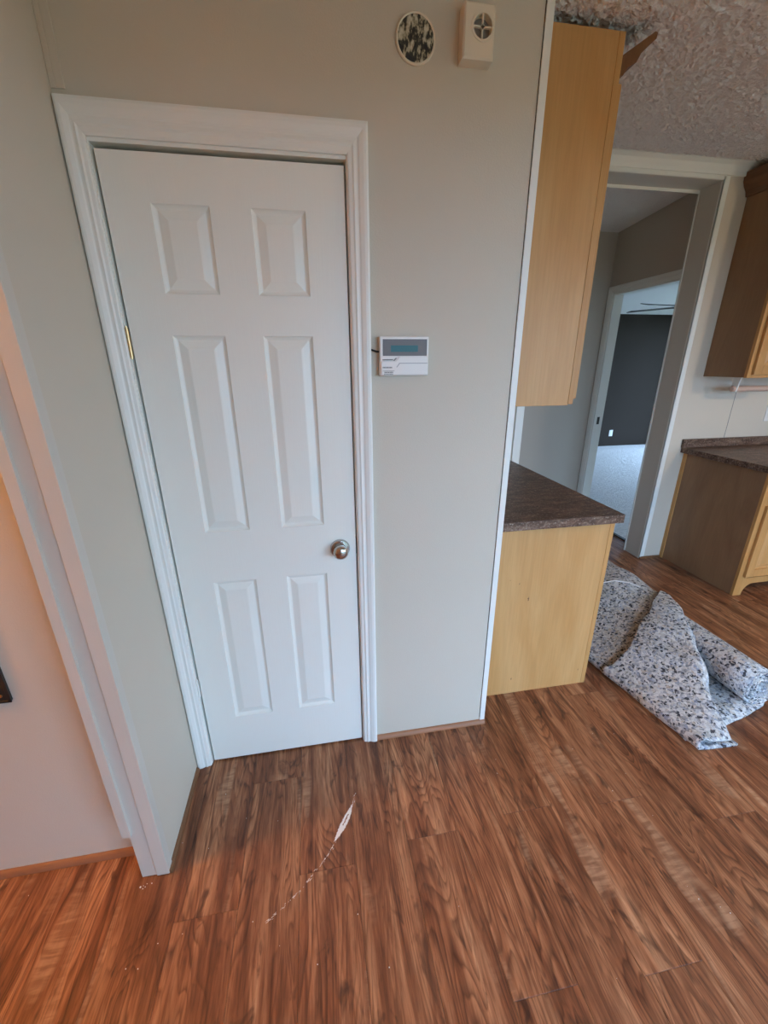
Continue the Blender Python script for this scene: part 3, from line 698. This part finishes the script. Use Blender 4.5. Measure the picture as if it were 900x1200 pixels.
sheet('pad_sheet', left_sheet, 44, 34, .010, 'foam sheet draped from the roll to the floor')
def flap(u, v):
    xmax = 1.985
    if u < .2:
        y = 1.005 + v * .47; f0 = xf(y); a = math.pi * (1 - u / .2)
        rr = .021 + .010 * (1 - v) ** 2
        return (f0 - .006 - rr * math.sin(a) + (.16 * max(0, (.06 - u) / .06)), y + .006 * math.sin(5 * u), .030 + rr * math.cos(a) + .006 * (1 - v))
    q = (u - .2) / .8
    x = 1.50 + (xmax - 1.50) * q
    yR = interp([(1.50, 1.005), (1.60, 1.0), (1.73, 1.22), (1.86, 1.44), (1.93, 1.60), (1.97, 1.74), (1.985, 1.80)], x)
    x2 = x + (1 - q) * (xf(yR + v * (crease(x) - yR)) - 1.50)
    yL = crease(x2)
    y = yR + (yL - yR) * v
    z = hgt(x2, y, .012)
    e = max(0, 1 - v / .16); z -= .030 * e * e * min(1, q * 4) * (1 if q < .9 else (1 - q) * 10)  # right edge sags over
    return (x2, y, max(.02, z))
sheet('pad_flap', flap, 46, 34, .011, 'triangular flap of foam folded over the roll')
def base(u, v):
    x = 1.46 + u * .68
    yn = interp([(1.46, 1.06), (1.60, 1.08), (1.80, 1.115), (1.95, 1.150), (2.06, 1.21), (2.14, 1.34)], x)
    return (x, yn + (2.3 - yn) * v, .0075 + .0018 * math.sin(14 * x) * (1 - v))
sheet('pad_base', base, 20, 16, .010, 'foam layer lying flat on the floor')

obj('loose_thread', MB().tube([(x, y, hgt(x, y) + .003) for x, y in ((1.62, 1.97), (1.68, 2.0), (1.74, 2.01), (1.80, 1.985), (1.86, 1.93), (1.89, 1.88))], .0035, 6), 'chip', pad, smooth=True, label='pale loose thread')

# ------------------------------------------------------------------ bedroom ceiling fan
fx, fy, fz = 4.35, 4.55, 2.10
fan = empty('ceiling_fan', (fx, fy, fz - .12), label='dark ceiling fan glimpsed through the bedroom doorway', cat='ceiling fan')
obj('motor', MB().lathe([(.05, -.10), (.09, -.06), (.10, 0), (.09, .05), (.04, .08)], (fx, fy, fz), (0, 0, 1), 24), 'dark', fan, smooth=True)
obj('downrod', MB().lathe([(.015, .08), (.015, zc(fy) - fz - .05), (.06, zc(fy) - fz - .05), (.06, zc(fy) - fz)], (fx, fy, fz), (0, 0, 1), 16), 'dark', fan)
for k in range(5):
    t = R(188 + 72 * k); ca, sa = math.cos(t), math.sin(t); mb = MB()
    P = []
    for dz in (-.004, .004):
        for r_, w_ in ((.12, .05), (.25, .065), (.6, .07), (.66, .055)):
            P += [(fx + ca * r_ - sa * w_, fy + sa * r_ + ca * w_, fz + dz - .012), (fx + ca * r_ + sa * w_, fy + sa * r_ - ca * w_, fz + dz + .012)]
    fs = []
    for q in range(3): fs += [(2 * q, 2 * q + 1, 2 * q + 3, 2 * q + 2), (8 + 2 * q, 8 + 2 * q + 2, 8 + 2 * q + 3, 8 + 2 * q + 1), (2 * q, 2 * q + 2, 8 + 2 * q + 2, 8 + 2 * q), (2 * q + 1, 8 + 2 * q + 1, 8 + 2 * q + 3, 2 * q + 3)]
    fs += [(0, 8, 9, 1), (6, 7, 15, 14)]
    obj('blade', mb.add(P, fs), 'dark', fan)
